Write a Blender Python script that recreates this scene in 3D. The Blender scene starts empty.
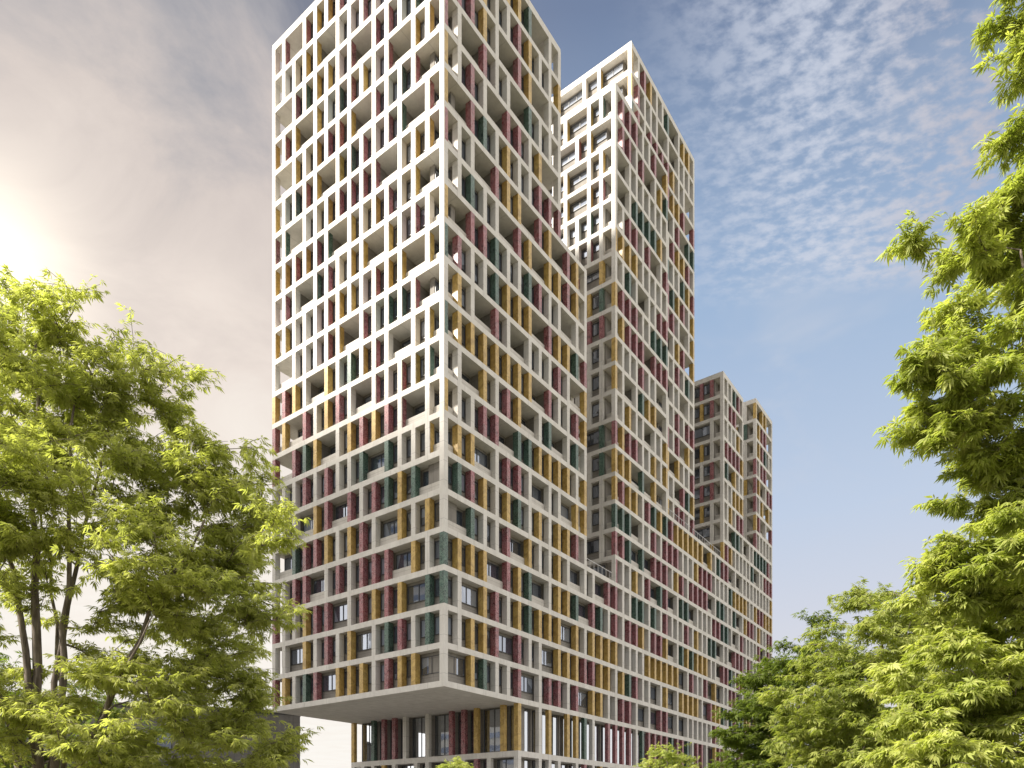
import bpy, math, random
import numpy as np
from mathutils import Vector

SC = bpy.context.scene
COL = SC.collection
R = math.radians
rnd = random.Random(11)

# ------------------------------------------------------------------ camera
FPX, YH, CX = 719.8, 822.3, 512.0
EYE = 1.7
cam = bpy.data.cameras.new("camera"); cam_o = bpy.data.objects.new("camera", cam); COL.objects.link(cam_o)
cam.sensor_width = 36; cam.lens = 36 * FPX / 1024; cam.shift_y = (YH - 384) / 1024
cam.clip_end = 5000; cam.clip_start = 0.1
cam_o.location = (0, 0, EYE); cam_o.rotation_euler = (R(90), 0, 0)
SC.camera = cam_o
SC.render.resolution_x, SC.render.resolution_y = 1024, 768
SC.view_settings.view_transform = 'Standard'; SC.view_settings.look = 'None'
EXPO = 1.15
SC.view_settings.exposure = EXPO; SC.view_settings.gamma = 1

# ------------------------------------------------------------------ light
SUN_H = Vector((-0.9486, -0.3163)); SUN_H.normalize()
SUN_EL = R(36.5)
to_sun = Vector((SUN_H.x * math.cos(SUN_EL), SUN_H.y * math.cos(SUN_EL), math.sin(SUN_EL)))
sl = bpy.data.lights.new("sun", 'SUN'); sl.energy = 4.8; sl.angle = R(5.0); sl.color = (1.0, 0.93, 0.82)
so = bpy.data.objects.new("sun", sl); COL.objects.link(so)
so.rotation_euler = (-to_sun).to_track_quat('-Z', 'Y').to_euler()

# ------------------------------------------------------------------ node helpers
class NT:
    def __init__(s, tree): s.t = tree; s.n = tree.nodes; s.l = tree.links
    def new(s, ty, **kw):
        n = s.n.new(ty)
        for k, v in kw.items(): setattr(n, k, v)
        return n
    def put(s, sock, v):
        if isinstance(v, bpy.types.NodeSocket): s.l.new(v, sock)
        elif isinstance(v, (tuple, list)) and sock.type == 'RGBA': sock.default_value = (*v[:3], 1)
        else: sock.default_value = v
    def m(s, op, a, b=0.0, c=0.0, clamp=False):
        n = s.new('ShaderNodeMath', operation=op, use_clamp=clamp)
        s.put(n.inputs[0], a); s.put(n.inputs[1], b); s.put(n.inputs[2], c)
        return n.outputs[0]
    def vm(s, op, a, b=None):
        n = s.new('ShaderNodeVectorMath', operation=op); s.put(n.inputs[0], a)
        if b is not None: s.put(n.inputs[1], b)
        return n.outputs['Value'] if op in ('DOT_PRODUCT', 'LENGTH') else n.outputs[0]
    def ss(s, x, a, b):      # smoothstep a->b
        n = s.new('ShaderNodeMapRange', interpolation_type='SMOOTHSTEP')
        s.put(n.inputs['Value'], x); n.inputs['From Min'].default_value = a; n.inputs['From Max'].default_value = b
        return n.outputs['Result']
    def mix(s, f, a, b, mode='MIX'):
        n = s.new('ShaderNodeMix', data_type='RGBA', blend_type=mode)
        s.put(n.inputs[0], f); s.put(n.inputs[6], a); s.put(n.inputs[7], b)
        return n.outputs[2]
    def noise(s, vec, scale, detail=4, rough=0.55, dist=0.0):
        n = s.new('ShaderNodeTexNoise'); s.put(n.inputs['Vector'], vec)
        n.inputs['Scale'].default_value = scale; n.inputs['Detail'].default_value = detail
        n.inputs['Roughness'].default_value = rough; n.inputs['Distortion'].default_value = dist
        return n.outputs['Fac']
    def ramp(s, f, stops):
        n = s.new('ShaderNodeValToRGB'); s.put(n.inputs[0], f)
        e = n.color_ramp.elements
        while len(e) < len(stops): e.new(0.5)
        for i, (p, c) in enumerate(stops): e[i].position = p; e[i].color = (*c, 1)
        return n.outputs[0]
    def comb(s, x, y, z):
        n = s.new('ShaderNodeCombineXYZ'); s.put(n.inputs[0], x); s.put(n.inputs[1], y); s.put(n.inputs[2], z)
        return n.outputs[0]

def lin(c): return tuple((v / 255 / 12.92) if v < 11 else ((v / 255 + .055) / 1.055) ** 2.4 for v in c)

# ------------------------------------------------------------------ sky
BG = 0.1
W = bpy.data.worlds.new("World"); SC.world = W; W.use_nodes = True
w = NT(W.node_tree); w.n.clear()
def SK(r, g, b):
    k = 1 / (BG * 2 ** EXPO); return tuple(v * k for v in lin((r, g, b)))
sky = w.new('ShaderNodeTexSky', sky_type='NISHITA'); sky.sun_disc = False
sky.sun_elevation = SUN_EL; sky.sun_rotation = math.atan2(SUN_H.x, SUN_H.y)
sky.air_density = 1.0; sky.dust_density = 1.2; sky.ozone_density = 1.5
tc = w.new('ShaderNodeTexCoord'); d = w.vm('NORMALIZE', tc.outputs['Generated'])
sp = w.new('ShaderNodeSeparateXYZ'); w.l.new(d, sp.inputs[0]); dx, dy, dz = sp.outputs
hl = w.m('SQRT', w.m('ADD', w.m('MULTIPLY', dx, dx), w.m('MULTIPLY', dy, dy)))
u = w.m('DIVIDE', dx, w.m('MAXIMUM', hl, .01))
e = w.m('DIVIDE', dz, w.m('MAXIMUM', hl, .05))
zz = w.m('MAXIMUM', dz, 0.04)
pp = w.comb(w.m('DIVIDE', dx, zz), w.m('DIVIDE', dy, zz), 0.0)
# clear sky: the physical sky, pulled toward the pale hazy blue of the place
clear = w.ramp(w.m('MULTIPLY', e, 0.8), [(0.0, (1, 1, 1)), (0.15, (1, 1, 1)), (0.32, (1, 1, 1)), (0.55, (1, 1, 1)), (0.9, (1, 1, 1))])
cr = clear.node.color_ramp.elements
for el_, c in zip(cr, [(238, 226, 220), (222, 219, 224), (196, 209, 229), (162, 186, 216), (116, 132, 162)]):
    el_.color = (*[v / 8 for v in SK(*c)], 1)
clear = w.vm('SCALE', clear); clear.node.inputs['Scale'].default_value = 8.0
base = w.mix(0.93, sky.outputs[0], clear)
# high fleecy clouds
n_big = w.noise(pp, 1.6, 3, .5)
st = w.new('ShaderNodeMapping'); w.l.new(pp, st.inputs[0]); st.inputs['Rotation'].default_value = (0, 0, R(35)); st.inputs['Scale'].default_value = (1.0, 1.45, 1)
n_small = w.noise(st.outputs[0], 34, 5, .55, .05)
n_mid = w.noise(st.outputs[0], 5, 3, .5, .3)
py = w.m('DIVIDE', dy, zz)
edge = w.ss(w.m('ADD', w.m('ABSOLUTE', py), w.m('MULTIPLY', w.m('SUBTRACT', n_big, .5), .5)), 1.42, 1.28)
dens = w.m('ADD', w.m('ADD', n_small, w.m('MULTIPLY', w.m('SUBTRACT', n_mid, .5), .45)), w.m('MULTIPLY', w.m('SUBTRACT', n_big, .5), .5))
fleece = w.m('MULTIPLY', w.ss(dens, 0.30, 0.68), edge)
fleece = w.m('MULTIPLY', fleece, w.ss(u, 0.12, 0.42))
n_wisp = w.noise(pp, 2.3, 4, .6, .6)
wisp = w.m('MULTIPLY', w.ss(n_wisp, .5, .8), w.m('MULTIPLY', w.ss(e, .2, .5), .45))
fl_col = w.mix(w.ss(u, .38, .58), SK(208, 214, 228), SK(194, 190, 198))
c1 = w.mix(w.m('MULTIPLY', fleece, .86), base, fl_col)
c1 = w.mix(wisp, c1, SK(205, 210, 222))
# warm grey overcast on the left, brightening to the horizon
ov = w.ramp(w.m('ADD', w.m('MULTIPLY', e, 0.8), w.m('MULTIPLY', w.m('SUBTRACT', w.noise(pp, 2.2, 7, .62, .8), .5), .55)),
            [(0.0, (1, 1, 1)), (0.30, (1, 1, 1)), (0.50, (1, 1, 1)), (0.66, (1, 1, 1)), (0.80, (1, 1, 1)), (0.95, (1, 1, 1))])
for el_, c in zip(ov.node.color_ramp.elements, [(254, 250, 243), (247, 239, 230), (233, 221, 213), (212, 201, 196), (168, 167, 173), (114, 122, 142)]):
    el_.color = (*[v / 8 for v in SK(*c)], 1)
ov = w.vm('SCALE', ov); ov.node.inputs['Scale'].default_value = 8.0
lm = w.ss(w.m('ADD', u, w.m('MULTIPLY', w.m('SUBTRACT', w.noise(pp, 2.0, 4, .6), .5), .25)), 0.14, -0.25)
lm = w.m('MULTIPLY', lm, w.ss(dy, -.3, .2))
c2 = w.mix(lm, c1, ov)
# sun glow painted into the left sky, apart from the sun lamp
gd = Vector((-0.74, 1, 0.775)).normalized()
dt = w.m('MAXIMUM', w.vm('DOT_PRODUCT', d, tuple(gd)), 0.0)
glow = w.m('ADD', w.m('MULTIPLY', w.m('POWER', dt, 420), 0.85), w.m('MULTIPLY', w.m('POWER', dt, 30), .08))
c3 = w.mix(glow, c2, tuple(v * 1.6 for v in SK(255, 244, 226)))
# the rest of the sky, out of the picture: sides brightened as unseen fill, back dulled
side = w.ss(w.m('ABSOLUTE', u), .35, .95)
side_fill_c = w.mix(side, SK(172, 172, 174), w.mix(w.ss(u, -.2, .2), tuple(v * 2.9 for v in SK(252, 246, 238)), tuple(v * 1.95 for v in SK(248, 243, 237))))
hm = w.m('MAXIMUM', w.m('MULTIPLY', w.ss(dy, -.02, -.35), .9), w.m('MULTIPLY', w.ss(w.m('ABSOLUTE', u), .66, .88), .9))
c3 = w.mix(hm, c3, side_fill_c)
bg = w.new('ShaderNodeBackground'); w.l.new(c3, bg.inputs[0]); bg.inputs[1].default_value = BG
wo = w.new('ShaderNodeOutputWorld'); w.l.new(bg.outputs[0], wo.inputs[0])

# ------------------------------------------------------------------ materials
def material(name):
    m = bpy.data.materials.new(name); m.use_nodes = True
    t = NT(m.node_tree); b = t.n['Principled BSDF']
    return m, t, b

def noisy(name, c_lo, c_hi, scale, rough, detail=6, stretch=(1, 1, 1), bump=0.0, contrast=(.3, .7), spec=.4):
    m, t, b = material(name)
    g = t.new('ShaderNodeNewGeometry'); mp = t.new('ShaderNodeMapping'); t.l.new(g.outputs['Position'], mp.inputs[0])
    mp.inputs['Scale'].default_value = stretch
    n = t.noise(mp.outputs[0], scale, detail, .6, .2)
    t.l.new(t.mix(t.ss(n, *contrast), c_lo, c_hi), b.inputs['Base Color'])
    b.inputs['Roughness'].default_value = rough; b.inputs['Specular IOR Level'].default_value = spec
    if bump:
        bp = t.new('ShaderNodeBump'); bp.inputs['Strength'].default_value = bump; bp.inputs['Distance'].default_value = .02
        t.l.new(n, bp.inputs['Height']); t.l.new(bp.outputs[0], b.inputs['Normal'])
    return m, t, b

SN_, CS_ = math.sin(.63801), math.cos(.63801)
def concrete(name, lo, hi):
    m, t, b = noisy(name, lo, hi, 1.1, .85, 8, (1, 1, .55), .15, (.25, .75), .25)
    # fine pores and water streaks that belong to the concrete itself
    g = t.new('ShaderNodeNewGeometry')
    mp = t.new('ShaderNodeMapping'); t.l.new(g.outputs['Position'], mp.inputs[0]); mp.inputs['Scale'].default_value = (2.2, 2.2, .18)
    s = t.ss(t.noise(mp.outputs[0], 1.6, 5, .6), .52, .78)
    src = b.inputs['Base Color'].links[0].from_socket
    dk = t.mix(t.m('MULTIPLY', s, .28), src, tuple(v * .55 for v in lo))
    f = t.ss(t.noise(g.outputs['Position'], 9, 3, .7), .3, .7)
    c = t.mix(t.m('MULTIPLY', f, .12), dk, tuple(v * .75 for v in lo))
    for ax, step in (((SN_, CS_, 0), 3.465), ((-CS_, SN_, 0), 3.277), ((0, 0, 1), 1.6)):
        q = t.m('FRACT', t.m('DIVIDE', t.m('ADD', t.vm('DOT_PRODUCT', g.outputs['Position'], ax), 1000.37), step))
        c = t.mix(t.m('MULTIPLY', t.m('LESS_THAN', q, .05 / step), .35), c, tuple(v * .4 for v in lo))
    # whole cast pieces differ slightly in tone
    wn = t.new('ShaderNodeTexWhiteNoise', noise_dimensions='3D')
    dv = t.comb(t.m('FLOOR', t.m('DIVIDE', t.m('ADD', t.vm('DOT_PRODUCT', g.outputs['Position'], (SN_, CS_, 0)), 1000.37), 3.465)),
                t.m('FLOOR', t.m('DIVIDE', t.m('ADD', t.vm('DOT_PRODUCT', g.outputs['Position'], (-CS_, SN_, 0)), 1000.37), 3.277)),
                t.m('FLOOR', t.m('DIVIDE', t.vm('DOT_PRODUCT', g.outputs['Position'], (0, 0, 1)), 3.2)))
    t.l.new(dv, wn.inputs['Vector'])
    c = t.mix(t.m('MULTIPLY', wn.outputs['Value'], .16), c, tuple(v * .72 for v in lo))
    t.l.new(c, b.inputs['Base Color'])
    return m

def marble(name, dark, mid, vein, scale=1.6, amt=.8):
    m, t, b = material(name)
    g = t.new('ShaderNodeNewGeometry')
    n1 = t.noise(g.outputs['Position'], scale, 8, .68, 1.2)
    n2 = t.noise(g.outputs['Position'], scale * 1.7, 8, .75, 2.5)
    v = t.m('SUBTRACT', 1.0, t.m('MULTIPLY', t.m('ABSOLUTE', t.m('SUBTRACT', n2, .5)), 14), clamp=True)
    c = t.mix(t.ss(n1, .38, .60), dark, mid)
    c = t.mix(t.m('MULTIPLY', v, amt), c, vein)
    t.l.new(c, b.inputs['Base Color'])
    b.inputs['Roughness'].default_value = .38; b.inputs['Specular IOR Level'].default_value = .4
    return m

M = {}
M['concrete'] = concrete('pale_concrete', (.64, .612, .572), (.77, .742, .70))
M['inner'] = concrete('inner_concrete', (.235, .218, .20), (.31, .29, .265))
M['slab'] = concrete('slab_concrete', (.65, .622, .58), (.78, .752, .71))
M['parapet'] = concrete('parapet_concrete', (.54, .51, .47), (.64, .61, .565))
M['R'] = marble('red_marble', (.07, .010, .016), (.23, .036, .048), (.66, .40, .41), 1.3, .6)
M['G'] = marble('green_marble', (.008, .022, .016), (.022, .068, .048), (.30, .42, .35), 1.3, .5)
M['Y'] = marble('yellow_marble', (.33, .20, .045), (.56, .375, .105), (.70, .54, .25), 1.6, .3)
m, t, b = noisy('frame_metal', (.05, .05, .055), (.08, .08, .085), 3, .4); M['metal'] = m
m, t, b = noisy('railing_metal', (.5, .5, .5), (.6, .6, .6), 3, .4); M['rail'] = m

def glass(name, tint, refl, dark, curtains=1.0):
    m, t, b = material(name); t.n.remove(b)
    g = t.new('ShaderNodeNewGeometry')
    df = t.new('ShaderNodeBsdfDiffuse')
    # curtains, blinds and dark rooms behind the panes
    vo = t.new('ShaderNodeTexVoronoi'); vo.inputs['Scale'].default_value = .35; t.l.new(g.outputs['Position'], vo.inputs['Vector'])
    rc = t.new('ShaderNodeSeparateColor'); t.l.new(vo.outputs['Color'], rc.inputs[0])
    t.l.new(t.mix(t.m('MULTIPLY', t.ss(rc.outputs[0], .66, .72), curtains), dark, tuple(v * 3 + .05 for v in dark)), df.inputs[0])
    gl = t.new('ShaderNodeBsdfGlossy'); gl.inputs['Roughness'].default_value = .03; gl.inputs[0].default_value = (*tint, 1)
    fr = t.new('ShaderNodeFresnel'); fr.inputs[0].default_value = 1.5
    ms = t.new('ShaderNodeMixShader')
    bp = t.new('ShaderNodeBump'); bp.inputs['Strength'].default_value = .06; bp.inputs['Distance'].default_value = .05
    t.l.new(t.noise(g.outputs['Position'], .7, 2), bp.inputs['Height']); t.l.new(bp.outputs[0], gl.inputs['Normal'])
    t.put(ms.inputs[0], t.m('ADD', t.m('MULTIPLY', fr.outputs[0], .9), refl, clamp=True))
    t.l.new(df.outputs[0], ms.inputs[1]); t.l.new(gl.outputs[0], ms.inputs[2])
    t.l.new(ms.outputs[0], t.n['Material Output'].inputs[0])
    return m
M['glass'] = glass('window_glass', (.55, .60, .70), .34, (.075, .085, .105))
M['lobby'] = glass('lobby_glass', (.72, .76, .82), .55, (.07, .075, .08), 0.0)

# ------------------------------------------------------------------ mesh building
class MB:
    """collects boxes; builds one mesh"""
    def __init__(s): s.v = []; s.f = []; s.mi = []
    def quad8(s, P, mi=0):
        n = len(s.v); s.v += P
        for q in ((0, 3, 2, 1), (4, 5, 6, 7), (0, 1, 5, 4), (1, 2, 6, 5), (2, 3, 7, 6), (3, 0, 4, 7)):
            s.f.append(tuple(n + i for i in q)); s.mi.append(mi)
    def box(s, x0, x1, y0, y1, z0, z1, mi=0, fn=None):
        P = [(x0, y0, z0), (x1, y0, z0), (x1, y1, z0), (x0, y1, z0), (x0, y0, z1), (x1, y0, z1), (x1, y1, z1), (x0, y1, z1)]
        if fn: P = [fn(*p) for p in P]
        s.quad8(P, mi)
    def build(s, name, mats, parent=None, loc=None, **props):
        me = bpy.data.meshes.new(name); me.from_pydata(s.v, [], s.f)
        for m_ in (mats if isinstance(mats, (list, tuple)) else [mats]): me.materials.append(m_)
        me.polygons.foreach_set('material_index', s.mi) if any(s.mi) else None
        me.update()
        o = bpy.data.objects.new(name, me); COL.objects.link(o)
        if parent: o.parent = parent
        if loc: o.location = loc
        for k, v in props.items(): o[k] = v
        return o

def empty(name, loc, **props):
    o = bpy.data.objects.new(name, None); COL.objects.link(o); o.location = loc; o.empty_display_size = .5
    for k, v in props.items(): o[k] = v
    return o

# ------------------------------------------------------------------ the apartment building
TH = 0.63801
SN, CS = math.sin(TH), math.cos(TH)
D0 = 59.428; X0 = (443.96 - 512) / FPX * D0
Z0 = 11.745 + EYE          # top of the slab over the entrance storey, at the overhang
FL = 3.2; ST = .5; WF = .5; FD = .6
MR, MLF = 1.7325, 1.6385   # bay widths on the long face and on the end faces
TD0 = TD = 14 * MLF + WF   # depth of the building
def td(i0): return 31.0 if i0 in (20, 25) else TD0  # middle tower's unseen depth stretched so it shades the rear towers

def st(s, t_, z):          # building axes (s along the long face, t along the end face) to world
    return (X0 + SN * s - CS * t_, D0 + CS * s + SN * t_, z)

def proj(p):
    return (CX + FPX * p[0] / p[1], YH - FPX * (p[2] - EYE) / p[1])

bld = empty('apartment_building', st(0, 0, 0), category='building',
            label='tall pale concrete grid apartment building of stepped towers with red, green and yellow marble pillars')
BO = Vector(st(0, 0, 0))
def L(s, t_, z):           # local coordinates under the building's Empty
    p = st(s, t_, z); return (p[0] - BO.x, p[1] - BO.y, p[2] - BO.z)

def size_px(a, b_):        # projected size of a box given by s,t,z corners
    xs, ys = [], []
    for s in (a[0], b_[0]):
        for t_ in (a[1], b_[1]):
            for z in (a[2], b_[2]):
                x, y = proj(st(s, t_, z)); xs.append(x); ys.append(y)
    x0, x1, y0, y1 = max(min(xs), 0), min(max(xs), 1024), max(min(ys), 0), min(max(ys), 768)
    return max(0, x1 - x0) * max(0, y1 - y0)

pieces = {'R': [], 'G': [], 'Y': [], 'W': []}     # pillars: (size, boxes)
windows = []                                       # (size, frame boxes, pane boxes)
parapets = []
infill = MB()

def zt(k): return Z0 + FL * k                      # top of slab k

# left (end) face of the front tower, floors 1..21; index 0 is the far left pillar, 14 the corner.
# capital: the whole pillar has the colour; small: pale front strip imitating sunlight, coloured flank
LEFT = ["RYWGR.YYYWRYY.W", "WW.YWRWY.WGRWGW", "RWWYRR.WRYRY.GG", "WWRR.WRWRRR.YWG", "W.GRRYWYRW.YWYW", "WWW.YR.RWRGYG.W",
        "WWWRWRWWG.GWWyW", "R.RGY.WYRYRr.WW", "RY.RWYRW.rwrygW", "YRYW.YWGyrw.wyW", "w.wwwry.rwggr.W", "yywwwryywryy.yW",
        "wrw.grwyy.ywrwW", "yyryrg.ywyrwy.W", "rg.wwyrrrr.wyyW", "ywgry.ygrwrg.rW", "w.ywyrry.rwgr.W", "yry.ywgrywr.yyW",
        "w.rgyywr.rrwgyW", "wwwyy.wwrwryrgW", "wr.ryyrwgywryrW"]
# long (right) face of the front tower
RIGHT = ["W.YGWWR.WRRWR.YYWW", "WWYYR.RWW.YYYRRYYW", "GW.YRWYGYYY.YWYYYY", "GYYY.RYG.WYYG.RGWR", "W.GWWR.YWWYW.WW.RR", "WGRYWYGWYWYYRW",
         "WYY.WRRW.WW.YY", "YWWRR.GGYYYYWY", "WW.YWRY.WG.WGW", "GYYYYYYY.RWWRY", "WYW.RW.WWWRW.Y", "GRWWGYYY.RYYGR", "Y.RRGWWGRWW.WW",
         "WWGWW.RY.YYRYW", "RWW.RYY.RY.RYW", "Y.RGWYWWRRR", "YWRW.RRWY.W", "RW.RWW.GWWW", "YRRYW.RY.WW", "RGYYWWRYWWY", "YWRGWYYG.WW"]
CORNER2 = {6: 'R', 7: 'R', 8: 'G', 9: 'Y', 10: 'Y', 11: 'R', 12: 'W', 13: 'Y', 14: 'Y', 15: 'W', 16: 'Y', 17: 'W', 18: 'Y'}
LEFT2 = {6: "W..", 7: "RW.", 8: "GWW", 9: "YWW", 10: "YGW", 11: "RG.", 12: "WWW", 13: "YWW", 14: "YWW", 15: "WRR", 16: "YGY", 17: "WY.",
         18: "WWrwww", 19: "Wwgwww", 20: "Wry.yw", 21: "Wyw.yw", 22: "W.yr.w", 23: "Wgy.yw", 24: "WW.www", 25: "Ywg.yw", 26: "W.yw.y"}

def row_intervals(k):
    o = []
    if k <= 5: return [(0, 51, 0.0)]
    if k <= 15: o.append((0, 13, 0.0))
    elif k <= 21: o.append((0, 10, 0.0))
    if k <= 9: o.append((17, 51, 0.0)); return o
    if k <= 23: o += [(17, 25, 0.0), (25, 31, 0.6)]
    else: return [(20, 31, 0.6)]
    if k <= 11: o.append((37, 51, 0.0)); return o
    if k <= 18: o.append((37, 42, 0.0))
    if k <= 19: o.append((46, 51, 0.0))
    return o

pr = random.Random(5)
def random_row(n, prev=None):
    out = ''; run = None
    while len(out) < n:
        x = pr.random()
        if run and pr.random() < .30: c = run
        else: c = 'W' if x < .38 else 'Y' if x < .53 else 'R' if x < .70 else 'G' if x < .80 else '.'
        if c == '.' and (not out or out[-1] == '.'): c = 'W'
        run = c if c in 'RYG' else None
        out += c
    return out

def right_pattern(k, i0, i1):
    """characters for the pillars i0..i1 of the long face on storey k"""
    have = RIGHT[k - 1] if k <= 21 else ''
    res = ''
    rr = random_row(60)
    for i in range(i0, i1 + 1):
        if i < len(have) and i <= 17 and (k <= 5 or i <= 13): res += have[i]
        else: res += rr[i]
    res = list(res)
    if i0 == 17: res[0] = CORNER2.get(k, 'W')
    elif i0 in (20, 37, 46): res[0] = pr.choice('WWWYGR')
    if res[0] == '.': res[0] = 'W'
    if res[-1] == '.': res[-1] = 'W'
    return ''.join(res)

def facade(kind, plane, a0, pitch, pat, k, z0, z1, depth_wide, depth_narrow, first, spandrel=0.0, par=True, a_end=None,
           lobby=False, open_first=False):
    """one storey of one face. kind 'R': a=s, n=t ; 'L': a=t, n=s. pat[i] = pillar at a0+i*pitch."""
    def bx(A0, A1, N0, N1, Z0_, Z1_):
        return (A0, A1, plane + N0, plane + N1, Z0_, Z1_) if kind == 'R' else (plane + N0, plane + N1, A0, A1, Z0_, Z1_)
    def sz(bb): return size_px((bb[0], bb[2], bb[4]), (bb[1], bb[3], bb[5]))
    n = len(pat)
    present = [i for i in range(n) if pat[i] != '.']
    for i in present:
        c = pat[i]; a = a0 + i * pitch
        if i == 0 and not first: continue
        dep = .42 if lobby else FD
        if i == 0: continue
        boxes = []
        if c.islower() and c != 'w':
            sun_strip = [bx(a, a + WF, 0, .10, z0, z1)]  # pale strip puts the sun-washed front into the colour
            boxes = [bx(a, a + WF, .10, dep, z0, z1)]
            pieces['W'].append((sz(sun_strip[0]), sun_strip))
        else:
            boxes = [bx(a, a + WF, 0, dep, z0, z1)]
        pieces[c.upper()].append((sz(bx(a, a + WF, 0, dep, z0, z1)), boxes))
    # bays
    for p, q in zip(present[:-1], present[1:]):
        A0 = a0 + p * pitch + WF; A1 = a0 + q * pitch; nb = q - p
        loggia = par and k >= 7 and (p == 0 and first or q == n - 1)
        dd = 1.9 if loggia else depth_wide if nb >= 2 else depth_narrow
        clip = a0 + (2.45 if dd > 2 else .9 if par else 1.5 if k > 0 else 1.0)
        first_bay = p == 0 and first
        I0, I1 = A0 - WF * .5, A1 + WF * .5
        if first_bay: I0 = max(A0, clip) if clip > A0 else A0 - WF + .70
        if first_bay and not loggia and par: I0 = a0 + .72
        if q == n - 1: I1 = min(I1, A1 + WF - (2.4 if loggia else .72))
        if par and dd > .95:
            pb = bx(A0 + .01 if not first_bay else a0 + WF + .02, A1 - .01, FD - .1, FD + .02, z0, z0 + .92)
            parapets.append((sz(pb), pb))
        if I1 - I0 < .15: continue
        if dd < 2.39:
            infill.box(*bx(I0, I1, dd, 2.4, z0, z1), fn=L)
        g0, g1 = max(A0 + .06, I0 + .05), min(A1 - .06, I1 - .05)
        zb = z0 + (spandrel if spandrel else .12 if (dd > .95 or lobby) else .88); ztop = z1 - (.12 if lobby else .30)
        fr = []; pn = []
        N = dd - .10; f_ = .06
        if g1 - g0 > .3:
            fr += [bx(g0, g1, N, dd + .02, zb, zb + f_), bx(g0, g1, N, dd + .02, ztop - f_, ztop),
                   bx(g0, g0 + f_, N, dd + .02, zb + f_, ztop - f_), bx(g1 - f_, g1, N, dd + .02, zb + f_, ztop - f_)]
            cols = max(1, int(round((g1 - g0) / 1.25)))
            xs = [g0 + f_ + (g1 - g0 - 2 * f_) * j / cols for j in range(cols + 1)]
            for x in xs[1:-1]: fr.append(bx(x - .03, x + .03, N, dd + .02, zb + f_, ztop - f_))
            for j in range(cols):
                e0 = xs[j] + (.03 if j else 0); e1 = xs[j + 1] - (.03 if j < cols - 1 else 0)
                pn.append(bx(e0, e1, dd - .045, dd - .02, zb + f_, ztop - f_))
            windows.append((sz(bx(g0, g1, N, dd, zb, ztop)), fr, pn, lobby))

def corner(s, t0, k, z0, z1, c_left, c_right):
    """the square corner pillar; a coloured one may get a pale strip imitating sun on the end face"""
    c = c_right if c_right in 'RGY' else (c_left.upper() if c_left.upper() in 'RGY' else 'W')
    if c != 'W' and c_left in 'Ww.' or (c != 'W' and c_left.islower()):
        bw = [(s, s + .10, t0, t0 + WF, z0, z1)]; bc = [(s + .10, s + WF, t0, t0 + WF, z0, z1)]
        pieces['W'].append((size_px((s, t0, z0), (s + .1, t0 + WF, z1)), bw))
    else: bc = [(s, s + WF, t0, t0 + WF, z0, z1)]
    pieces[c].append((size_px((s, t0, z0), (s + WF, t0 + WF, z1)), bc))

cores = {}
def tower_of(i0): return 'front' if i0 == 0 else 'middle' if i0 in (17, 20, 25) else 'rear'

for k in range(1, 27):
    z0, z1 = zt(k - 1), zt(k) - ST
    ivs = row_intervals(k)
    starts = {(i1, t0): 1 for (i0, i1, t0) in ivs}
    for (i0, i1, t0) in ivs:
        TD = td(i0)
        joined_left = i0 == 25; joined_right = (i1 == 25)
        s0 = i0 * MR + (WF if joined_left else 0); s1 = i1 * MR + WF
        # core of the storey
        cb = cores.setdefault(tower_of(i0), MB())
        cb.box(s0 if joined_left else s0 + 2.4, s1 if joined_right else s1 - 2.4, t0 + 2.4, TD - 2.4, z0, z1, fn=L)
        # long face
        pat = right_pattern(k, i0, i1)
        deep = 2.4 if k >= 11 else 1.7 if k >= 8 else 1.0 if k >= 4 else .78
        facade('R', t0, i0 * MR, MR, pat, k, z0, z1, deep, .70, not joined_left, a_end=WF)
        # end face
        if i0 == 0:
            lp = LEFT[k - 1][::-1]
            facade('L', 0.0, 0.0, MLF, lp, k, z0, z1, deep, .70, True)
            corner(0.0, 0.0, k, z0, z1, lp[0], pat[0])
        elif not joined_left:
            lp = LEFT2.get(k, 'WWW') if i0 in (17, 20) else pat[0] + random_row(3)
            lp = (lp + random_row(20).replace('G', 'W'))[:15]
            if lp[-1] == '.': lp = lp[:-1] + 'W'
            if lp[0] == '.': lp = 'W' + lp[1:]
            if t0: n_ = 14
            lit = i0 in (17, 20) and k >= 17
            facade('L', s0, t0, MLF if not t0 else (TD - WF - t0) / 14, lp, k, z0, z1, .8 if lit else .45, .7 if lit else .4, True,
                   spandrel=1.5 if lit else .95, par=False, open_first=False)
            q1 = next(i for i in range(1, 15) if lp[i] != '.')
            pb = (s0 + FD, s0 + FD + .12, t0 + WF + .02, t0 + q1 * MLF, z0, z0 + .92)
            parapets.append((size_px((pb[0], pb[2], pb[4]), (pb[1], pb[3], pb[5])), pb))
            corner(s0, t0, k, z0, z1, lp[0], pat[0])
        # far sides: plain pillars
        for j in range(1, 14, 1):
            if not joined_right:
                a = t0 + j * (TD - t0 - WF) / 14
                pieces['W'].append((0, [(s1 - .6, s1, a, a + WF, z0, z1)]))
        for j in range(i0, i1, 2):
            if j * MR > s0: pieces['W'].append((0, [(j * MR, j * MR + WF, TD - .7, TD - .002, z0, z1)]))
        pieces['W'].append((0, [(s1 - .6, s1 - .004, TD - .6, TD - .004, z0, z1)]))

TD = TD0
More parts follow.
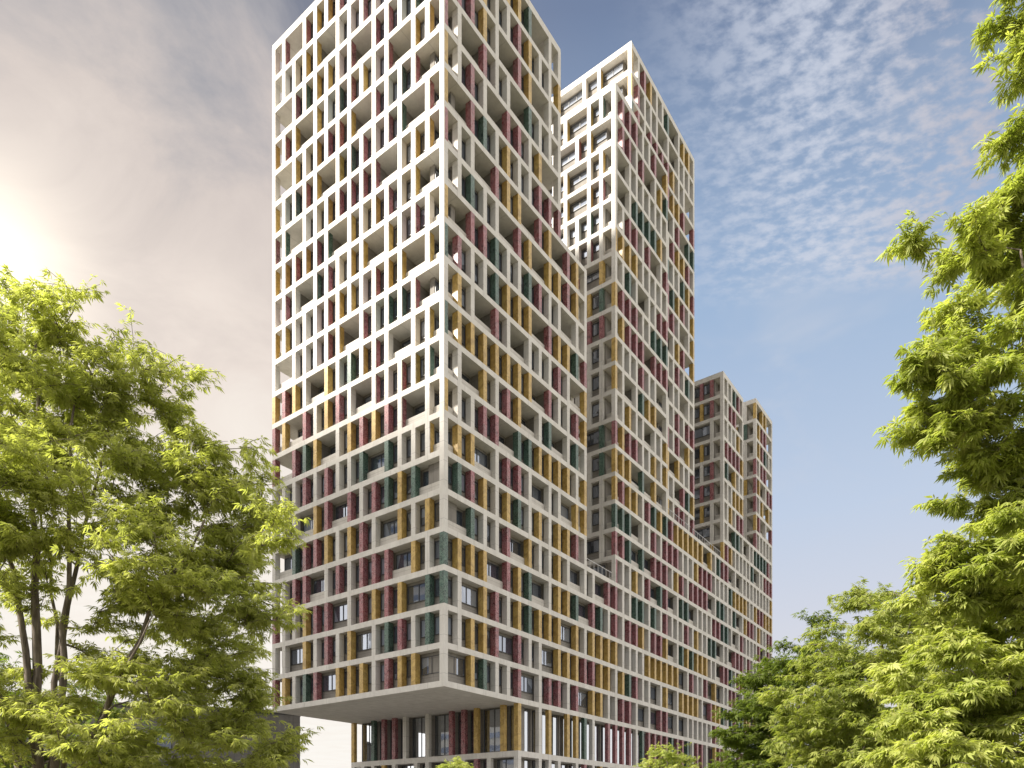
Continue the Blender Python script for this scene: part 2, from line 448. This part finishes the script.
# ---- storeys under the overhang
ZA = Z0 - 4.96             # top of the slab below the tall storey
ZB = ZA - 3.9
I6 = 6
s6 = I6 * MR
tall_r = "Y.WY.YYGW.RRRRWGRRRRGRRGWRRW.YRRRGWRRRRWRG.WRW"
tall_l = "Y.GRRW.W.RRY.YY"[::-1]
facade('R', 0.0, s6, MR, tall_r, -1, ZA, Z0 - ST, 1.3, 1.2, True, par=False, lobby=True)
facade('L', s6, 0.0, MLF, tall_l, -1, ZA, Z0 - ST, 1.0, .9, True, par=False, lobby=True)
corner(s6, 0, 0, ZA, Z0 - ST, 'Y', 'Y')
low_r = "W.WWW.WRWYWWWRW.WWWRRWWYYW.WWWGRRWWW.WRWWWYWWW"
low_l = "W.WRWW.WW.WYWWW"
for (za, zb) in ((ZB, ZA - .55), (0.0, ZB - .45)):
    facade('R', 0.0, s6, MR, low_r, -2, za, zb, 1.3, 1.2, True, par=False, lobby=True)
    facade('L', s6, 0.0, MLF, low_l, -2, za, zb, 1.0, .9, True, par=False, lobby=True)
    corner(s6, 0, 0, za, zb, 'W', 'W')
SE = 51 * MR + WF
cb = cores['front']
for (za, zb) in ((ZA, Z0 - ST), (ZB, ZA - .55), (0.0, ZB - .45)):
    cb.box(s6 + 2.4, SE - 2.4, 2.4, TD - 2.4, za, zb, fn=L)

# ---- floor slabs, one part per level and tower
def slab(boxes, name='floor_slab', mat='slab'):
    mb = MB()
    for bb in boxes: mb.box(*bb, fn=L)
    return mb.build(name, M[mat], bld)
slab([(0, SE, 0, TD, Z0 - ST, Z0)])
slab([(s6, SE, 0, TD, ZA - .55, ZA)]); slab([(s6, SE, 0, TD, ZB - .45, ZB)])
for k in range(1, 27):
    for (i0, i1, t0) in row_intervals(k):
        s0 = i0 * MR + (WF if i0 == 25 else 0); s1 = i1 * MR + WF
        slab([(s0, s1, t0, td(i0), zt(k) - ST, zt(k))])
# roof upstands
for (i0, i1, t0, k) in ((0, 10, 0, 21), (17, 20, 0, 23), (20, 31, .6, 26), (37, 42, 0, 18), (46, 51, 0, 19)):
    s0, s1 = i0 * MR + .02, i1 * MR + WF - .02; z = zt(k)
    slab([(s0, s1, t0 + .02, t0 + .3, z, z + .25), (s0, s0 + .28, t0 + .3, TD - .3, z, z + .25), (s0, s1, TD - .3, TD - .02, z, z + .25)],
         'roof_upstand', 'concrete')

slab([(45, 52.5, 14, 30, zt(26) + .001, zt(26) + 4.6)], 'roof_shade_box', 'concrete')  # unseen box added on the roof to shade the rearmost end face
for nm, mb in cores.items():
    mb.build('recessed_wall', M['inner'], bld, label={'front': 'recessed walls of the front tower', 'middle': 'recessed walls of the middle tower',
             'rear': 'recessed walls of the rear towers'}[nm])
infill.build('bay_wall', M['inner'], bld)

PN = {'R': 'red_marble_pillar', 'G': 'green_marble_pillar', 'Y': 'yellow_marble_pillar', 'W': 'concrete_pillar_or_sun_strip'}  # the concrete ones include the pale strips that imitate sunlight
for c, lst in pieces.items():
    lst.sort(key=lambda q: -q[0])
    rest = MB()
    for j, (sz_, boxes) in enumerate(lst):
        if j < 99 and sz_ > 0:
            mb = MB()
            for bb in boxes: mb.box(*bb, fn=L)
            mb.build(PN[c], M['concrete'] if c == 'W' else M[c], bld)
        else:
            for bb in boxes: rest.box(*bb, fn=L)
    rest.build(PN[c], M['concrete'] if c == 'W' else M[c], bld, kind='stuff')
windows.sort(key=lambda q: -q[0])
rest = MB()
for j, (sz_, fr, pn, lob) in enumerate(windows):
    if j < 99:
        a = MB(); b_ = MB()
        for bb in fr: a.box(*bb, fn=L)
        for bb in pn: b_.box(*bb, fn=L)
        wo_ = a.build('window', M['metal'], bld); b_.build('pane', M['lobby' if lob else 'glass'], wo_)
    else:
        for bb in fr: rest.box(*bb, fn=L)
        for bb in pn: rest.box(*bb, 2 if lob else 1, fn=L)
rest.build('window', [M['metal'], M['glass'], M['lobby']], bld, kind='stuff')
parapets.sort(key=lambda q: -q[0])
rest = MB()
for j, (sz_, bb) in enumerate(parapets):
    if j < 99:
        a = MB(); a.box(*bb, fn=L); a.build('balcony_parapet', M['parapet'], bld)
    else: rest.box(*bb, fn=L)
if rest.v: rest.build('balcony_parapet', M['parapet'], bld, kind='stuff')
# railing on the terrace in front of the middle tower's set-back part
mb = MB()
for (a, b_, t_, z) in ((25 * MR + 1, 30 * MR, .25, zt(9)), (30.4 * MR, 36.8 * MR, .25, zt(9)), (13.4 * MR, 16.8 * MR, .25, zt(5))):
    mb.box(a, b_, t_, t_ + .05, z + 1.0, z + 1.05, fn=L)
    x = a
    while x < b_:
        mb.box(x, x + .04, t_, t_ + .04, z, z + 1.0, fn=L); x += .3 if z < 0 else .9
mb.build('terrace_railing', M['rail'], bld)

# ------------------------------------------------------------------ neighbouring building and added shade block
def px(x, y, Y): return Vector(((x - CX) / FPX * Y, Y, EYE + (YH - y) / FPX * Y))
M['grey'] = concrete('grey_render', (.22, .21, .20), (.29, .28, .265))
M['greyroof'], _, _ = noisy('roof_felt', (.08, .08, .08), (.12, .12, .12), 2, .9)
g = empty('low_building', (-26.2, 89, 0), category='building', label='low plain dark grey building behind the left tree and below the overhang')
g.rotation_euler.z = R(20)
mb = MB(); mb.box(-38, 0, 0, 14, 0, 14.9); mb.build('wall', M['grey'], g)
mb = MB(); mb.box(-38.1, .1, -.1, .2, 14.903, 15.4); mb.box(-38.1, .1, 13.8, 14.1, 14.903, 15.4)
mb.box(-38.1, -37.8, .2, 13.8, 14.903, 15.4); mb.box(-.2, .1, .2, 13.8, 14.903, 15.4); mb.box(-37.8, -.2, .2, 13.8, 14.903, 15.0)
mb.build('roof', M['greyroof'], g)
for fx in (-34, -28, -22, -16, -10.5):
    for fz in (2.0, 6.2, 10.2):
        a = MB(); b_ = MB()
        for q in ((fx, fx + 1.6, fz, fz + .08), (fx, fx + 1.6, fz + 2.3, fz + 2.38), (fx, fx + .08, fz + .08, fz + 2.3), (fx + 1.52, fx + 1.6, fz + .08, fz + 2.3)):
            a.box(q[0], q[1], -.08, .05, q[2], q[3])
        b_.box(fx + .08, fx + 1.52, -.03, .02, fz + .08, fz + 2.3)
        o = a.build('window', M['metal'], g); b_.build('pane', M['glass'], o)

g = empty('shade_tower_block', (-120.5, 27.8, 0), category='building', label='unseen pale tower block added to shade the lower end face')
g.rotation_euler.z = R(33); h = 112.5  # out of view; sized and turned to shade the lower end face
mb = MB(); mb.box(-14, 13, -24, 24, 0, h); mb.build('wall', M['concrete'], g)
mb = MB(); mb.box(-14.2, 13.2, -24.2, 24.2, h + .003, h + .6); mb.build('roof', M['greyroof'], g)
for lv in range(31):
    mb = MB(); z = 3 + lv * 3.4
    mb.box(13.0, 13.12, -22.5, 22.5, z, z + 1.5); mb.box(-12.5, 11.5, -24.12, -24.0, z, z + 1.5)
    mb.build('window_band', M['glass'], g)

# ------------------------------------------------------------------ ground
def struct(name, mb, mat): return mb.build(name, mat, kind='structure')
M['grass'], _, _ = noisy('lawn', (.10, .10, .06), (.15, .14, .09), 3, .95, 8)
M['asphalt'], _, _ = noisy('asphalt', (.04, .04, .042), (.06, .06, .06), 6, .9, 8)
M['paving'], _, _ = noisy('paving', (.28, .27, .25), (.36, .34, .31), 2, .85, 8)
mb = MB(); mb.v = [(-1500, -1500, 0), (1500, -1500, 0), (1500, 3000, 0), (-1500, 3000, 0)]; mb.f = [(0, 1, 2, 3)]; mb.mi = [0]
struct('ground', mb, M['grass'])
mb = MB()
mb.v = [(-300, 30, .004), (300, 30, .004), (300, 42, .004), (-300, 42, .004)]; mb.f = [(0, 1, 2, 3)]; mb.mi = [0]
struct('road', mb, M['asphalt'])
mb = MB(); mb.box(-300, 300, 42.2, 46, -.1, .13); struct('pavement', mb, M['paving'])
mb = MB(); mb.box(-300, 300, 42.003, 42.197, -.1, .14); mb.box(-300, 300, 29.8, 29.997, -.1, .14); struct('kerb', mb, M['concrete'])
mb = MB()
for i in range(-40, 40): mb.v += [(i * 6, 35.93, .008), (i * 6 + 3, 35.93, .008), (i * 6 + 3, 36.07, .008), (i * 6, 36.07, .008)]; n = len(mb.v); mb.f.append((n - 4, n - 3, n - 2, n - 1)); mb.mi.append(0)
mw, _, _ = noisy('road_paint', (.7, .7, .68), (.8, .8, .78), 5, .7); struct('road_marking', mb, mw)
mb = MB(); mb.quad8([st(*p) for p in [(-12, -10, .0), (SE + 12, -10, .0), (SE + 12, TD + 12, .0), (-12, TD + 12, .0), (-12, -10, .02), (SE + 12, -10, .02), (SE + 12, TD + 12, .02), (-12, TD + 12, .02)]])
struct('plaza', mb, M['paving'])

# ------------------------------------------------------------------ trees
def leaf_mat(name, c0, c1, c2, trans=.5):
    m, t, b = material(name); t.n.remove(b)
    g = t.new('ShaderNodeNewGeometry')
    n = t.noise(g.outputs['Position'], .9, 3, .6)
    n2 = t.noise(g.outputs['Position'], 7.0, 2, .6)
    c = t.mix(t.ss(n, .35, .65), c0, c1); c = t.mix(t.m('MULTIPLY', t.ss(n2, .5, .75), .6), c, c2)
    a = t.new('ShaderNodeBsdfPrincipled'); t.l.new(c, a.inputs['Base Color']); a.inputs['Roughness'].default_value = .5
    a.inputs['Specular IOR Level'].default_value = .35
    tr = t.new('ShaderNodeBsdfTranslucent'); t.l.new(t.mix(1.0, c, (1.15, 1.25, .55), 'MULTIPLY'), tr.inputs[0])
    ms = t.new('ShaderNodeMixShader'); ms.inputs[0].default_value = trans
    t.l.new(a.outputs[0], ms.inputs[1]); t.l.new(tr.outputs[0], ms.inputs[2]); t.l.new(ms.outputs[0], t.n['Material Output'].inputs[0])
    return m
M['leaf_left'] = leaf_mat('leaves_olive', (.36, .38, .13), (.51, .52, .20), (.60, .57, .25), .58)
M['leaf_right'] = leaf_mat('leaves_bright', (.31, .355, .09), (.46, .49, .15), (.58, .54, .20))
M['leaf_mid'] = leaf_mat('leaves_green', (.22, .26, .065), (.33, .365, .10), (.46, .43, .14))
M['leaf_dark'] = leaf_mat('leaves_dark', (.10, .14, .022), (.15, .20, .035), (.24, .25, .05))
M['bark'], _, _ = noisy('bark', (.09, .072, .06), (.24, .20, .17), 5, .95, 8, (3, 3, .5), .6)

def tube(V, F, pts, radii, sides=7):
    n0 = len(V); m_ = len(pts)
    for i, (p, r) in enumerate(zip(pts, radii)):
        dvec = (pts[min(i + 1, m_ - 1)] - pts[max(i - 1, 0)])
        if dvec.length < 1e-6: dvec = Vector((0, 0, 1))
        dvec.normalize()
        a = dvec.orthogonal().normalized(); b_ = dvec.cross(a)
        if i and a.dot(prev) < 0: pass
        if i:
            a = (prev - dvec * prev.dot(dvec));
            a = a.normalized() if a.length > 1e-5 else dvec.orthogonal().normalized()
            b_ = dvec.cross(a)
        prev = a
        for j in range(sides):
            an = 2 * math.pi * j / sides; rr = r * (1 + .08 * math.sin(3 * an + i))
            V.append(tuple(p + (a * math.cos(an) + b_ * math.sin(an)) * rr))
    for i in range(m_ - 1):
        for j in range(sides):
            q = n0 + i * sides + j; q2 = n0 + i * sides + (j + 1) % sides
            F.append((q, q2, q2 + sides, q + sides))

def tree(name, label, group, base, stems, blobs, depth, leaf, n_targets, per, lsize, mat, seed, flat=.45, twig_r=.012, girth=1.0, thick=1.0):
    """base: foot of the trunk; stems: list of (top point, radius); blobs: crown lobes (centre, radius xyz)"""
    rg = random.Random(seed); nr = np.random.default_rng(seed)
    root = empty(name, base, label=label, category='tree')
    if group: root['group'] = group
    B = Vector(base)
    V, F = [], []
    nodes = []           # (point, radius)
    for (top, r0, wob) in stems:
        top = Vector(top); foot = B + Vector((rg.uniform(-.12, .12), rg.uniform(-.12, .12), -.1)) * girth * 2
        n = 14; pts = []
        side = Vector((rg.uniform(-1, 1), rg.uniform(-1, 1), 0)) * wob
        for i in range(n + 1):
            f = i / n
            p = foot.lerp(top, f); p.x = foot.x + (top.x - foot.x) * f ** 1.35; p.y = foot.y + (top.y - foot.y) * f ** 1.35
            p += side * math.sin(f * 3.1) + Vector((rg.uniform(-1, 1), rg.uniform(-1, 1), 0)) * .07 * (0 < i < n)
            pts.append(p)
        rad = [r0 * (1 - .86 * (i / n) ** .8) for i in range(n + 1)]
        rad[0] *= 1.25
        tube(V, F, [p - B for p in pts], rad, 9)
        for i in range(4, n + 1): nodes.append((pts[i], rad[i]))
    vols = [(b_[1][0] * b_[1][1] * b_[1][2]) ** .7 for b_ in blobs]
    tg = []
    for _ in range(n_targets):
        c, rr = rg.choices(blobs, vols)[0][:2]
        while True:
            q = Vector((rg.uniform(-1, 1), rg.uniform(-1, 1), rg.uniform(-1, 1)))
            if .25 < q.length < 1: break
        q = q.normalized() * q.length ** .45
        tg.append(Vector(c) + Vector((q.x * rr[0], q.y * rr[1], q.z * rr[2])))
    ax = B.copy()
    tg.sort(key=lambda p: min((p - n_[0]).length for n_ in nodes))
    P = []; Dr = []; Cl = []
    na = [tuple(n_[0]) for n_ in nodes]; nrad = [n_[1] for n_ in nodes]
    for tpt in tg:
        arr = np.array(na); dv = np.array(tuple(tpt)) - arr
        dist = np.linalg.norm(dv, axis=1) + np.maximum(0, .25 - dv[:, 2]) * .55
        j = int(dist.argmin()); s_ = Vector(na[j]); r_ = min(nrad[j] * .72, .012 + .022 * (tpt - s_).length * thick)
        r_ = max(r_, twig_r)
        ln = (tpt - s_).length; n = max(3, int(ln / .35)); pts = []
        bow = Vector((rg.uniform(-1, 1), rg.uniform(-1, 1), rg.uniform(-.2, 1))) * ln * .12
        for i in range(n + 1):
            f = i / n
            p = s_.lerp(tpt, f) + bow * math.sin(f * math.pi) - Vector((0, 0, ln * .06 * f * f))
            if 0 < i < n: p += Vector((rg.uniform(-1, 1), rg.uniform(-1, 1), rg.uniform(-1, 1))) * .035 * ln / n
            pts.append(p)
        rad = [max(.004, r_ * (1 - .8 * i / n)) for i in range(n + 1)]
        tube(V, F, [p - B for p in pts], rad, 5)
        for i in range(1, n + 1): na.append(tuple(pts[i])); nrad.append(rad[i])
        # sprays of leaves: drooping fans along sub-twigs that leave the twig
        out = (tpt - Vector((ax.x, ax.y, tpt.z)));
        out = out.normalized() if out.length > .1 else Vector((1, 0, 0))
        nsub = rg.randint(4, 6)
        for _ in range(nsub):
            f0 = rg.uniform(.55, 1.0); o_ = s_.lerp(tpt, f0) + bow * math.sin(f0 * math.pi)
            an = rg.uniform(0, 6.283); dvec = Vector((math.cos(an), math.sin(an), rg.uniform(-.25, .5))) + out * .7
            dvec.normalize(); sl_ = rg.uniform(.35, .85) * leaf
            end = o_ + dvec * sl_
            tube(V, F, [o_ - B, o_.lerp(end, .5) - B + Vector((0, 0, .03)), end - B], [.006, .005, .003], 4)
            m_ = per
            for q in range(m_):
                f = (q + .6) / m_
                P.append(o_.lerp(end, f) + Vector((rg.gauss(0, .07), rg.gauss(0, .07), rg.gauss(0, .05))) * leaf)
                a2 = rg.uniform(0, 6.283); dd = dvec * .8 + Vector((math.cos(a2), math.sin(a2), rg.uniform(-.5, .25))) * .9
                Dr.append(dd.normalized())
    me = bpy.data.meshes.new('trunk'); me.from_pydata(V, [], F); me.materials.append(M['bark'])
    me.polygons.foreach_set('use_smooth', [True] * len(me.polygons)); me.update()
    o = bpy.data.objects.new('trunk', me); COL.objects.link(o); o.parent = root
    # compound leaves: a fan of narrow drooping leaflets at each point
    P = np.array([tuple(p) for p in P]) - np.array(tuple(B)); Dm = np.array([tuple(p) for p in Dr]); N = len(P)
    up = np.array([0, 0, 1.0]) + nr.normal(0, .42, (N, 3)); up /= np.linalg.norm(up, axis=1)[:, None]
    sd = np.cross(Dm, up); sd /= np.linalg.norm(sd, axis=1)[:, None]; up = np.cross(sd, Dm)
    K = 7; verts = np.empty((N, K, 4, 3), np.float32)
    angs = np.array([-1.25, -.85, -.42, 0, .42, .85, 1.25]); along = np.array([.05, .2, .34, .42, .34, .2, .05])
    size = lsize * nr.uniform(.7, 1.25, (N, 1))
    for kk in range(K):
        an = angs[kk] + nr.normal(0, .16, (N, 1))
        dr = Dm * np.cos(an) + sd * np.sin(an) - np.array([0, 0, 1.0]) * nr.uniform(.1, .65, (N, 1)) + up * nr.normal(0, .15, (N, 1))
        dr /= np.linalg.norm(dr, axis=1)[:, None]
        wv = np.cross(dr, up + nr.normal(0, .25, (N, 3))); wv /= np.maximum(np.linalg.norm(wv, axis=1)[:, None], 1e-4)
        ln = size * (1.0 - .25 * abs(angs[kk]) / 1.25) * nr.uniform(.85, 1.1, (N, 1))
        o_ = P + Dm * along[kk] * size
        verts[:, kk, 0] = o_
        verts[:, kk, 1] = o_ + dr * ln * .45 + wv * ln * .115
        verts[:, kk, 2] = o_ + dr * ln - np.array([0, 0, 1.0]) * ln * .15
        verts[:, kk, 3] = o_ + dr * ln * .45 - wv * ln * .115
    vv = verts.reshape(-1, 3); nf = N * K
    me = bpy.data.meshes.new('crown'); me.vertices.add(len(vv)); me.vertices.foreach_set('co', vv.ravel())
    me.loops.add(nf * 4); me.loops.foreach_set('vertex_index', np.arange(nf * 4, dtype=np.int32))
    me.polygons.add(nf); me.polygons.foreach_set('loop_start', np.arange(0, nf * 4, 4, dtype=np.int32))
    me.materials.append(M[mat]); me.update(calc_edges=True)
    o = bpy.data.objects.new('crown', me); COL.objects.link(o); o.parent = root
    return root

def blob(x, y, r, Y, ry=None, dY=0, wgt=1, sq=.8):
    k = Y / FPX; c = px(x, y, Y + dY); return (tuple(c), (r * k, (ry or r) * k * 1.1, r * k * sq), wgt)

# large multi-stemmed tree on the left
YL = 14.0
bl = [(30, 335, 52), (85, 395, 55), (20, 420, 75), (125, 345, 22), (165, 385, 28), (140, 440, 45), (90, 490, 60), (215, 470, 38), (228, 500, 40), (252, 462, 22), (262, 525, 24), (200, 600, 50), (265, 620, 24),
      (195, 545, 55), (240, 570, 26), (140, 560, 50), (150, 640, 65), (218, 640, 42), (248, 690, 26), (205, 705, 55), (120, 720, 70),
      (20, 510, 50), (10, 690, 45), (-40, 400, 90), (-80, 560, 110), (-40, 720, 70), (60, 300, 22), (240, 745, 45), (170, 770, 60)]
tree('broadleaf_tree', 'large multi-stemmed broadleaf tree at the left edge of the building', None, (px(42, 0, YL).x, YL, 0),
     [(tuple(px(35, 340, YL)), .15, .1), (tuple(px(75, 400, YL - .5)), .12, .15), (tuple(px(120, 380, YL + .5)), .10, .2), (tuple(px(-30, 380, YL)), .12, .2),
      (tuple(px(205, 520, YL - .8)), .12, .2), (tuple(px(-90, 500, YL + .8)), .1, .2), (tuple(px(30, 470, YL + 1.2)), .09, .25), (tuple(px(150, 620, YL - 1.5)), .09, .2)],
     [blob(x, y, r, YL, 0, dY=rnd.uniform(-1, 1)) for x, y, r in bl], YL, .8, 780, 11, .14, 'leaf_left', 3)
# near tree on the right, mostly beyond the frame
YR = 12.0
br = [(1028, 8, 26), (1024, 65, 20), (1018, 130, 18), (1045, 175, 30), (1000, 214, 18), (968, 242, 22), (940, 254, 18), (912, 248, 12), (1010, 245, 28), (1020, 295, 26),
      (960, 330, 26), (1000, 345, 32), (925, 368, 20), (950, 390, 28), (1000, 400, 32), (922, 425, 14), (955, 432, 18), (985, 460, 20), (1012, 445, 28), (1008, 482, 20), (1030, 510, 32),
      (1015, 555, 50), (970, 565, 36), (955, 510, 12), (940, 600, 28), (1010, 650, 70), (955, 680, 58), (935, 745, 48), (1000, 760, 75),
      (1125, 180, 65), (1135, 350, 75), (1120, 560, 90), (1110, 50, 40), (1090, 440, 45)]
tree('broadleaf_tree', 'bright green tree at right whose long branches overhang the sky', 'bright trees along the right side', (px(1105, 0, YR).x, YR, 0),
     [(tuple(px(1090, 60, YR)), .2, .2), (tuple(px(1020, 250, YR)), .12, .2), (tuple(px(1150, 250, YR + 1)), .12, .2), (tuple(px(1000, 560, YR - .5)), .12, .2), (tuple(px(1010, 420, YR + .3)), .1, .1)],
     [blob(x, y, r, YR, 0, dY=rnd.uniform(-.6, .6)) for x, y, r in br], YR, .6, 760, 12, .16, 'leaf_right', 8)
YM = 19.0
bm = [(880, 605, 30), (905, 640, 45), (860, 655, 50), (835, 700, 50), (890, 720, 70), (815, 740, 45), (870, 770, 60), (930, 650, 50), (950, 740, 70)]
tree('broadleaf_tree', 'full green tree between the overhanging tree and the darker small one', 'bright trees along the right side', (px(885, 0, YM).x, YM, 0),
     [(tuple(px(880, 610, YM)), .17, .15), (tuple(px(845, 680, YM)), .12, .2), (tuple(px(920, 660, YM)), .12, .2)],
     [blob(x, y, r, YM, 0, dY=rnd.uniform(-.8, .8)) for x, y, r in bm], YM, .9, 300, 11, .165, 'leaf_mid', 14)
YD = 27.0
bd = [(815, 640, 26), (800, 665, 34), (775, 690, 36), (790, 730, 50), (755, 735, 34), (745, 765, 35), (830, 680, 35), (840, 740, 50)]
tree('broadleaf_tree', 'smaller darker green tree in front of the far end of the facade', 'bright trees along the right side', (px(795, 0, YD).x, YD, 0),
     [(tuple(px(800, 650, YD)), .17, .15), (tuple(px(765, 700, YD)), .11, .2), (tuple(px(835, 690, YD)), .12, .2)],
     [blob(x, y, r, YD, 0, dY=rnd.uniform(-.8, .8)) for x, y, r in bd], YD, 1.0, 250, 11, .18, 'leaf_dark', 21)
def small_tree(x, y, Y, r, lab, seed, mat='leaf_right'):
    tree('young_tree', lab, 'young street trees', (px(x, 0, Y).x, Y, 0), [(tuple(px(x, y + r * .5, Y)), .09, .05)],
         [blob(x, y + r, r, Y), blob(x - r * .5, y + r * 1.9, r, Y), blob(x + r * .5, y + r * 2, r, Y), blob(x, y + r * .45, r * .5, Y)],
         Y, .8, 90, 6, .16, mat, seed)
small_tree(668, 743, 34, 22, 'round yellow-green treetop in front of the long facade', 31)
small_tree(452, 761, 33, 14, 'tiny yellow-green treetop just under the overhang', 33)
small_tree(226, 762, 30, 12, 'tiny treetop beside the grey low building', 35, 'leaf_mid')
YB = 22.0
bb_ = [(30, 740, 60), (100, 750, 55), (-40, 700, 70), (60, 700, 30)]
tree('broadleaf_tree', 'dark tree behind the stems of the big left tree', None, (px(40, 0, YB).x, YB, 0), [(tuple(px(40, 700, YB)), .15, .1)],
     [blob(x, y, r, YB, 0) for x, y, r in bb_], YB, 1.0, 130, 7, .2, 'leaf_dark', 41)

SC.render.engine = 'CYCLES'
SC.cycles.max_bounces = 6; SC.cycles.diffuse_bounces = 3; SC.cycles.transparent_max_bounces = 4
